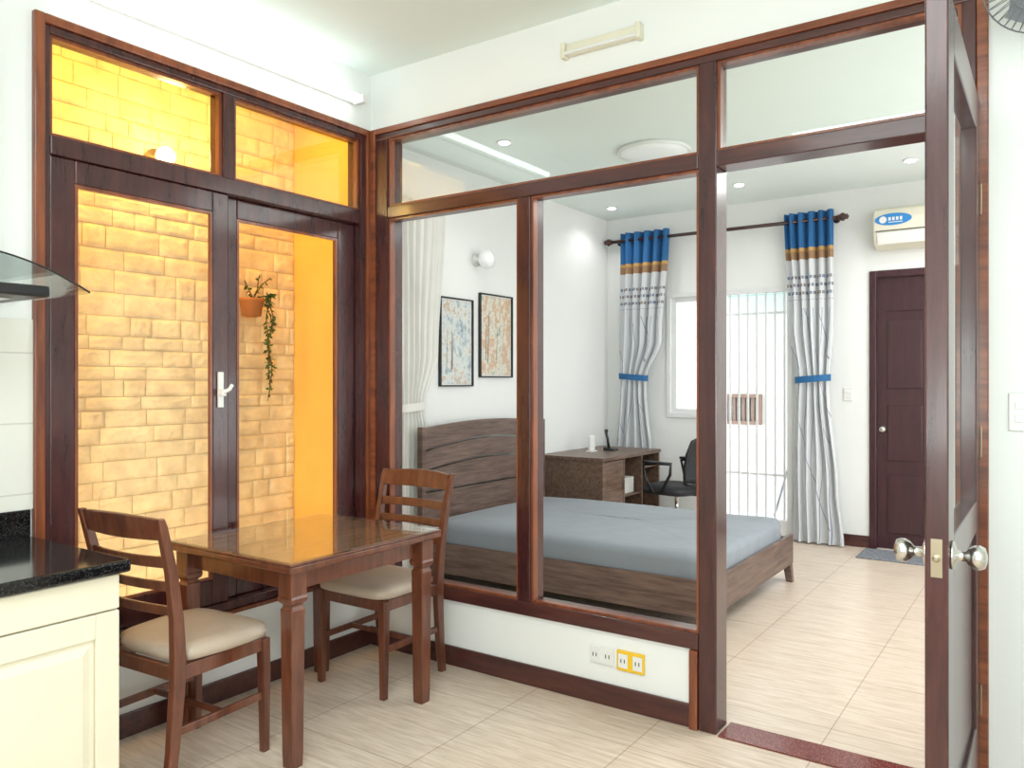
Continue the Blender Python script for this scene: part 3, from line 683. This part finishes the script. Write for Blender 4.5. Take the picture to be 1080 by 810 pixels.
for i in range(11):
    z = .53+.37*i/10; w = .20+.025*math.sin(PI*i/10)
    rings.append([(w*u, rr(z)-.04*(1-u*u)*1.0, z) for u in [-1+2*j/12 for j in range(13)]] + [(w*u, rr(z)-.04*(1-u*u)+.008, z) for u in [1-2*j/12 for j in range(13)]])
loft(b, rings); obj('backrest', b, M['mesh'], oc, smooth=True)
b = B(); pts = []
for (u, z) in [(-1, .53), (-1.06, .65), (-1.08, .78), (-1, .89), (-.7, .92), (0, .925), (.7, .92), (1, .89), (1.08, .78), (1.06, .65), (1, .53), (.6, .515), (0, .51), (-.6, .515), (-1, .53)]:
    pts.append((u*.215, rr(z)-.04*max(0, 1-u*u), z))
tube(b, pts, .014, 8); tube(b, [(0, -.05, .41), (0, -.24, .42), (0, rr(.53)-.045, .52)], .018, 8); obj('back_frame', b, M['black'], oc, smooth=True)
for s in (-1, 1):
    b = B(); tube(b, [(s*.2, .05, .43), (s*.28, .05, .44), (s*.29, .12, .55), (s*.285, .15, .67), (s*.28, .0, .69), (s*.275, -.13, .69), (s*.27, -.12, .60), (s*.26, -.02, .44)], .014, 8)
    box(b, s*.28-.025, s*.28+.025, -.13, .15, .685, .705); obj('armrest', b, M['black'], oc, smooth=True)

# ------------------------------------------------------------------ curtains
def curtain_mesh(prof, nf, amp, tie=None):
    bm = bmesh.new(); uvl = bm.loops.layers.uv.new('UVMap')
    NU, NV = 170, 70; g = []
    def ip(z):
        for a, c in zip(prof, prof[1:]):
            if a[0] <= z <= c[0]:
                t = (z-a[0])/(c[0]-a[0]); t = t*t*(3-2*t)
                return a[1]+(c[1]-a[1])*t, a[2]+(c[2]-a[2])*t
        return prof[-1][1:]
    z0, z1 = prof[0][0], prof[-1][0]
    wmax = max(p[2]-p[1] for p in prof)
    for j in range(NV+1):
        z = z0+(z1-z0)*j/NV; xl, xr = ip(z); k = (xr-xl)/wmax; row = []
        for i in range(NU+1):
            u = i/NU
            ph = 2*PI*nf*u + .5*math.sin(z*1.7+u*4)
            x = xl+(xr-xl)*u + .006*math.sin(z*3+u*9)
            y = amp*(.6+.4*k)*math.sin(ph) + amp*.25*math.sin(ph*2.1+z)
            if tie: y *= 1 - .35*math.exp(-((z-tie)/.12)**2)
            row.append((bm.verts.new((x, y, z)), u*wmax*2.0, z/2.86))
        g.append(row)
    for j in range(NV):
        for i in range(NU):
            q = (g[j][i], g[j][i+1], g[j+1][i+1], g[j+1][i])
            f = bm.faces.new([v[0] for v in q])
            for l, v in zip(f.loops, q): l[uvl].uv = (v[1], v[2])
    return bm
def tieband(x0, x1, y, z, dz, r=.055):
    b = B(); rings = []
    for h in (-.028, -.01, .01, .028):
        rings.append([(( x0+x1)/2+math.cos(t)*((x1-x0)/2+.01), y+math.sin(t)*r, z+h+dz*math.cos(t)) for t in [2*PI*i/28 for i in range(28)]])
    return loft(b, rings, cap=False)
def curtain(label, loc, rz, prof, nf, amp, mat, tie, tz, band=None, r=.055):
    t = thing('curtain', label, 'curtain', loc, rz)
    bm = curtain_mesh(prof, nf, amp, tz)
    me = bpy.data.meshes.new('cloth'); bm.to_mesh(me); bm.free(); me.materials.append(mat)
    for p in me.polygons: p.use_smooth = True
    o = bpy.data.objects.new('cloth', me); C.objects.link(o); o.parent = t
    obj('tieback', tieband(tie[0], tie[1], 0, tz, tie[2], r), band or M['blue'], t, smooth=True)
    return t
CY = 7.065
curtain('right patterned grey curtain with blue heading, beside the barred balcony door', (-1.74, CY, 0), 0,
        [(.012, -.17, .26), (.5, -.16, .22), (1.40, -.13, .14), (1.9, -.20, .17), (2.86, -.24, .18)], 5, .034, M['curtain'], (-.135, .145, .012), 1.42)
curtain('left patterned grey curtain with blue heading, above the desk corner', (-3.40, CY, 0), 0,
        [(.50, -.24, .20), (1.42, -.17, .11), (1.8, -.18, .26), (2.86, -.17, .35)], 5, .034, M['curtain'], (-.175, .115, -.012), 1.44)
curtain('plain cream curtain tied back on the bedroom left wall by the headboard', (XB+.058, 4.28, 0), PI/2,
        [(.012, -.24, .06), (.9, -.26, .08), (1.22, -.24, .0), (1.6, -.30, .14), (2.68, -.34, .24)], 7, .018, M['sheer'], (-.24, .005, .01), 1.22, band=M['sheer'], r=.036)
cr = thing('curtain_rod', 'dark wooden curtain rod with carved finials across the far wall', 'curtain rod', (-2.55, CY, 2.785))
b = B(); tube(b, [(-3.66, CY, 2.785), (-1.53, CY, 2.785)], .016, 14); W('pole', b, M['rod'], cr, smooth=True)
for s, x in ((-1, -3.66), (1, -1.53)):
    b = B(); lathe(b, [(.018, 0), (.026, s*.006), (.018, s*.012), (.034, s*.03), (.036, s*.045), (.02, s*.065), (.026, s*.075), (.001, s*.09)], (x, CY, 2.785), 16, 'x'); W('finial', b, M['rod'], cr, smooth=True)
for x in (-3.62, -1.56):
    b = B(); tube(b, [(x, CY, 2.785), (x, YF, 2.785)], .012, 10); lathe(b, [(.03, 0), (.03, .012)], (x, YF, 2.785), 16, 'y'); W('bracket', b, M['rod'], cr)

w4 = sroot('window_4', (XB, 3.73, .4), 'dark framed window half hidden behind the cream bedroom curtain', 'window')
b = B()
for (p, q, r, t) in ((3.35, 3.40, .4, 2.5), (4.07, 4.12, .4, 2.5), (3.40, 4.07, .4, .45), (3.40, 4.07, 2.45, 2.5)): box(b, XB-.09, XB+.01, p, q, r, t)
W('window_frame', b, M['dark'], w4, bevel=.003)
W('glass_pane', box(B(), XB-.05, XB-.045, 3.398, 4.072, .448, 2.452), M['glass'], w4)

# ------------------------------------------------------------------ pictures
def picture(label, y0, y1, z0, z1, art, kind):
    t = thing('framed_picture', label, 'picture', (XB, (y0+y1)/2, z0))
    b = B(); f = .011
    for (p, q, r, s) in ((y0, y0+f, z0, z1), (y1-f, y1, z0, z1), (y0+f, y1-f, z0, z0+f), (y0+f, y1-f, z1-f, z1)): box(b, XB+.001, XB+.028, p, q, r, s)
    W('picture_frame', b, M['black'], t, bevel=.002)
    W('mount', box(B(), XB+.001, XB+.012, y0+f, y1-f, z0+f, z1-f), M['paper'], t)
    c = W('painting', box(B(), XB+.0125, XB+.015, y0+.018, y1-.018, z0+.020, z1-.020), art, t)
    b = B(); random.seed(int(y0*10))
    for k in range(3):
        yy = y0+.06+(y1-y0-.12)*random.random(); ww = random.uniform(.002, .005); top = z0+.06+(z1-z0-.12)*random.uniform(.6, .95); lo = z0+random.uniform(.08, .16)
        loft(b, [[(x, yy-ww, lo), (x, yy+ww, lo), (x, yy+.01+ww*.4, top), (x, yy+.01-ww*.4, top)] for x in (XB+.0152, XB+.016)])
    W('painted_trees', b, M['trunk'], c)
picture('left framed picture, pale blue-grey street scene with thin trees', 4.50, 4.90, 1.36, 2.03, M['art1'], 0)
picture('right framed picture, autumn brown and cream trees', 4.99, 5.44, 1.43, 2.10, M['art2'], 1)

# ------------------------------------------------------------------ air conditioner
ac = thing('air_conditioner', 'white wall air conditioner above the brown door', 'air conditioner', (-.87, YF, 2.50))
b = B(); sec = [(0, 2.48), (0, 2.82), (-.10, 2.82), (-.17, 2.79), (-.19, 2.72), (-.185, 2.60), (-.15, 2.51), (-.09, 2.48)]
loft(b, [[(x, YF+y, z) for y, z in sec] for x in (-1.24, -.46)]); bo = W('body', b, M['ivory'], ac, bevel=.01)
b = B(); loft(b, [[(x, YF-.189, 2.605), (x, YF-.16, 2.515), (x, YF-.165, 2.513), (x, YF-.195, 2.603)] for x in (-1.21, -.49)]); W('louvre', b, M['white'], ac)
b = B(); box(b, -1.22, -.48, YF-.194, YF-.1885, 2.613, 2.619); W('seam', b, M['black'], ac)
b = B(); lathe(b, [(.080, 0), (.080, .002)], (0, 0, 0), 28, 'y')
for v in b.verts: v.co.x = v.co.x*1.7 - 1.09; v.co.z = v.co.z*.60 + 2.705; v.co.y += YF-.191
sk = W('sticker', b, M['stick'], ac); sk['label'] = 'blue oval sticker with white marks'
b = B(); lathe(b, [(.028, 0), (.028, .0015)], (0, 0, 0), 20, 'y')
for v in b.verts: v.co.x += -1.165; v.co.z += 2.705; v.co.y += YF-.1935
W('sticker_emblem', b, M['white'], sk)
b = B()
for i in range(4): box(b, -1.125+i*.028, -1.107+i*.028, YF-.1950, YF-.1932, 2.695, 2.722)
box(b, -1.125, -1.02, YF-.1950, YF-.1932, 2.678, 2.684); W('sticker_text', b, M['white'], sk)

o = obj('door_mat', box(B(), -1.32, -.62, 6.70, 7.10, 0, .012), M['rug'], bevel=.005); tag(o, 'small grey fluffy mat in front of the brown door', 'mat')

# ------------------------------------------------------------------ hanging plant
hp = thing('hanging_plant', 'trailing vine in a terracotta wall pot on the stone wall', 'plant', (-3.692, 2.74, 1.80))
b = B(); lathe(b, [(.03, -.05), (.050, -.045), (.062, .03), (.072, .035), (.072, .050), (.062, .050), (.056, .04), (.001, .035)], (.076, 0, 0), 24); obj('pot', b, M['terracotta'], hp, smooth=True)
random.seed(3)
b = B(); vines = []
for k in range(3):
    p = [(.09, 0, .05)]
    L_ = (.66, .48, .58)[k]
    for i in range(1, 16):
        t = i/15; p.append((.13+.015*math.sin(i+k), .070+.010*math.sin(i*.7+k*2)+.006*k, .05+.05*math.sin(min(1, t*4)*PI/2)-L_*max(0, t-.1)))
    vines.append(p); tube(b, p, .003, 6)
up = [[(.09, 0, .05), (.10, .05, .13), (.11, .10, .17)], [(.09, 0, .05), (.10, -.04, .10), (.11, -.07, .14)], [(.09, 0, .05), (.10, .02, .1), (.10, .03, .17)]]
for p in up: tube(b, p, .003, 6); vines.append(p)
obj('stem', b, M['stem'], hp)
b = B()
for p in vines:
    dens = 6
    for a, c in zip(p, p[1:]):
        for q in range(dens):
            t = random.random(); o_ = Vector(a).lerp(Vector(c), t); s = random.uniform(.010, .019)
            d = Vector((random.uniform(-.6, 1), random.uniform(-1, 1), random.uniform(-1, .5))).normalized(); n_ = d.cross(Vector((random.random(), random.random(), random.random()))).normalized()
            vs = [b.verts.new(o_), b.verts.new(o_+d*s*.8+n_*s*.55), b.verts.new(o_+d*s*1.8), b.verts.new(o_+d*s*.8-n_*s*.55)]
            b.faces.new(vs)
obj('foliage', b, M['leaf'], hp)

# ------------------------------------------------------------------ wall fan, top right
fn = thing('wall_fan', 'grey wire-caged wall fan at the top right corner', 'fan', (-.03, YP, 2.60))
b = B(); box(b, -.05, .05, -.02, 0, -.08, .08); tube(b, [(0, -.015, 0), (0, -.12, .03), (0, -.16, .02)], .018, 10); obj('bracket', b, M['black'], fn, bevel=.003)
tilt = Matrix.Translation((0, -.24, 0)) @ Matrix.Rotation(math.radians(20), 4, 'X')
def fx(bm): bmesh.ops.transform(bm, matrix=tilt, verts=bm.verts); return bm
b = B(); lathe(b, [(.03, -.09), (.05, -.08), (.055, -.02), (.03, .0)], (0, 0, 0), 20, 'y'); obj('motor', fx(b), M['black'], fn, smooth=True)
b = B(); R_ = .16
for k in range(44):
    a = 2*PI*k/44; pts = []
    for (r, h) in ((.03, .075), (.09, .07), (.135, .052), (R_, .02), (.14, -.025), (.09, -.045), (.05, -.05)):
        pts.append((r*math.cos(a), -h, r*math.sin(a)))
    tube(b, pts, .0013, 4)
for r, h in ((R_, .02), (.03, .075), (.10, .068), (.10, -.043)):
    tube(b, [(r*math.cos(2*PI*k/40), -h, r*math.sin(2*PI*k/40)) for k in range(41)], .0025, 6)
obj('cage', fx(b), M['cagem'], fn)
for k in range(3):
    b = B(); rings = []
    for i in range(6):
        r = .03+.021*i; w = .03+.02*math.sin(PI*min(1, i/4)*.8); rings.append([(r, .01-.012, -w), (r, .01-.030, w), (r, .012-.030, w), (r, .012-.012, -w)])
    loft(b, rings); bmesh.ops.rotate(b, matrix=Matrix.Rotation(2*PI*k/3, 3, 'Y'), verts=b.verts); obj('blade', fx(b), M['cagem'], fn)

# ------------------------------------------------------------------ lights
def area(name, loc, rot, sx, sy, e, col=(1, 1, 1)):
    l = bpy.data.lights.new(name, 'AREA'); l.shape = 'RECTANGLE'; l.size = sx; l.size_y = sy; l.energy = e; l.color = col
    o = bpy.data.objects.new(name, l); C.objects.link(o); o.location = loc; o.rotation_euler = rot; return o
def point(name, loc, e, col, r=.04):
    l = bpy.data.lights.new(name, 'POINT'); l.energy = e; l.color = col; l.shadow_soft_size = r
    o = bpy.data.objects.new(name, l); C.objects.link(o); o.location = loc; return o
def spot(name, loc, e, col, ang=140):
    l = bpy.data.lights.new(name, 'SPOT'); l.energy = e; l.color = col; l.shadow_soft_size = .03; l.spot_size = math.radians(ang); l.spot_blend = .6
    o = bpy.data.objects.new(name, l); C.objects.link(o); o.location = loc; return o
area('kitchen_ceiling_fill', (-.6, .2, 2.98), (0, 0, 0), 1.6, 1.6, 52, (.94, .99, 1))  # out-of-view fill panel added to brighten the kitchen, no fixture here
area('kitchen_back_fill', (.4, -1.1, 1.6), (math.radians(122), 0, math.radians(20)), 2.0, 1.4, 100, (.90, 1, .985))
area('bedroom_ceiling_fill', (.35, 5.2, 2.98), (0, 0, 0), 1.2, 2.6, 72, (.97, .99, 1))  # soft fill added for the bedroom, kept out of sight on the right
area('bedroom_side_fill', (1.25, 4.9, 1.4), (0, math.radians(122), 0), 1.8, 2.4, 60, (.96, .99, 1))
for (x, y, _l) in DL:
    spot('downlight_lamp', (x, y, 3.005), 10, (1, .99, .97))
area('lightwell_top_fill', (-3.28, 1.9, 3.0), (0, 0, 0), .2, 2.0, 15, (1, .52, .07))  # added orange fill hidden above the window frame, washes the stones from above
point('lightwell_bulb', (-3.50, 2.22, 2.5), 2.5, (1, .60, .14), .04)
point('lightwell_low_fill', (-3.20, .85, 1.0), 8, (1, .86, .62), .08)  # added pale fill hidden behind the kitchen wall, lightens the lower stones
point('lightwell_mid_fill', (-3.20, .85, 1.9), 7, (1, .76, .40), .08)  # second hidden fill, added for the stones at mid height
point('lightwell_floor_fill', (-3.22, 2.3, .2), 4.5, (1, .84, .58), .06)  # unseen fill added near the light well floor
point('window_four_fill', (-3.95, 3.4, 2.6), 6, (1, .62, .16), .05)  # unseen warm fill added for the stones behind the cream curtain

w = bpy.data.worlds.new('world'); SC.world = w; w.use_nodes = True
bg = w.node_tree.nodes['Background']; bg.inputs[0].default_value = (.97, .98, 1, 1); bg.inputs[1].default_value = 2.6

# ------------------------------------------------------------------ camera
cam = bpy.data.cameras.new('camera'); co = bpy.data.objects.new('camera', cam); C.objects.link(co)
f_px = 834.0
cam.sensor_width = 36; cam.sensor_fit = 'HORIZONTAL'; cam.lens = 36*f_px/1080; cam.shift_y = -3/1080; cam.clip_start = .05
co.location = (0, 0, 1.4)
yaw = math.atan2(.568, .823)
co.rotation_euler = (math.radians(90), 0, yaw)
SC.camera = co
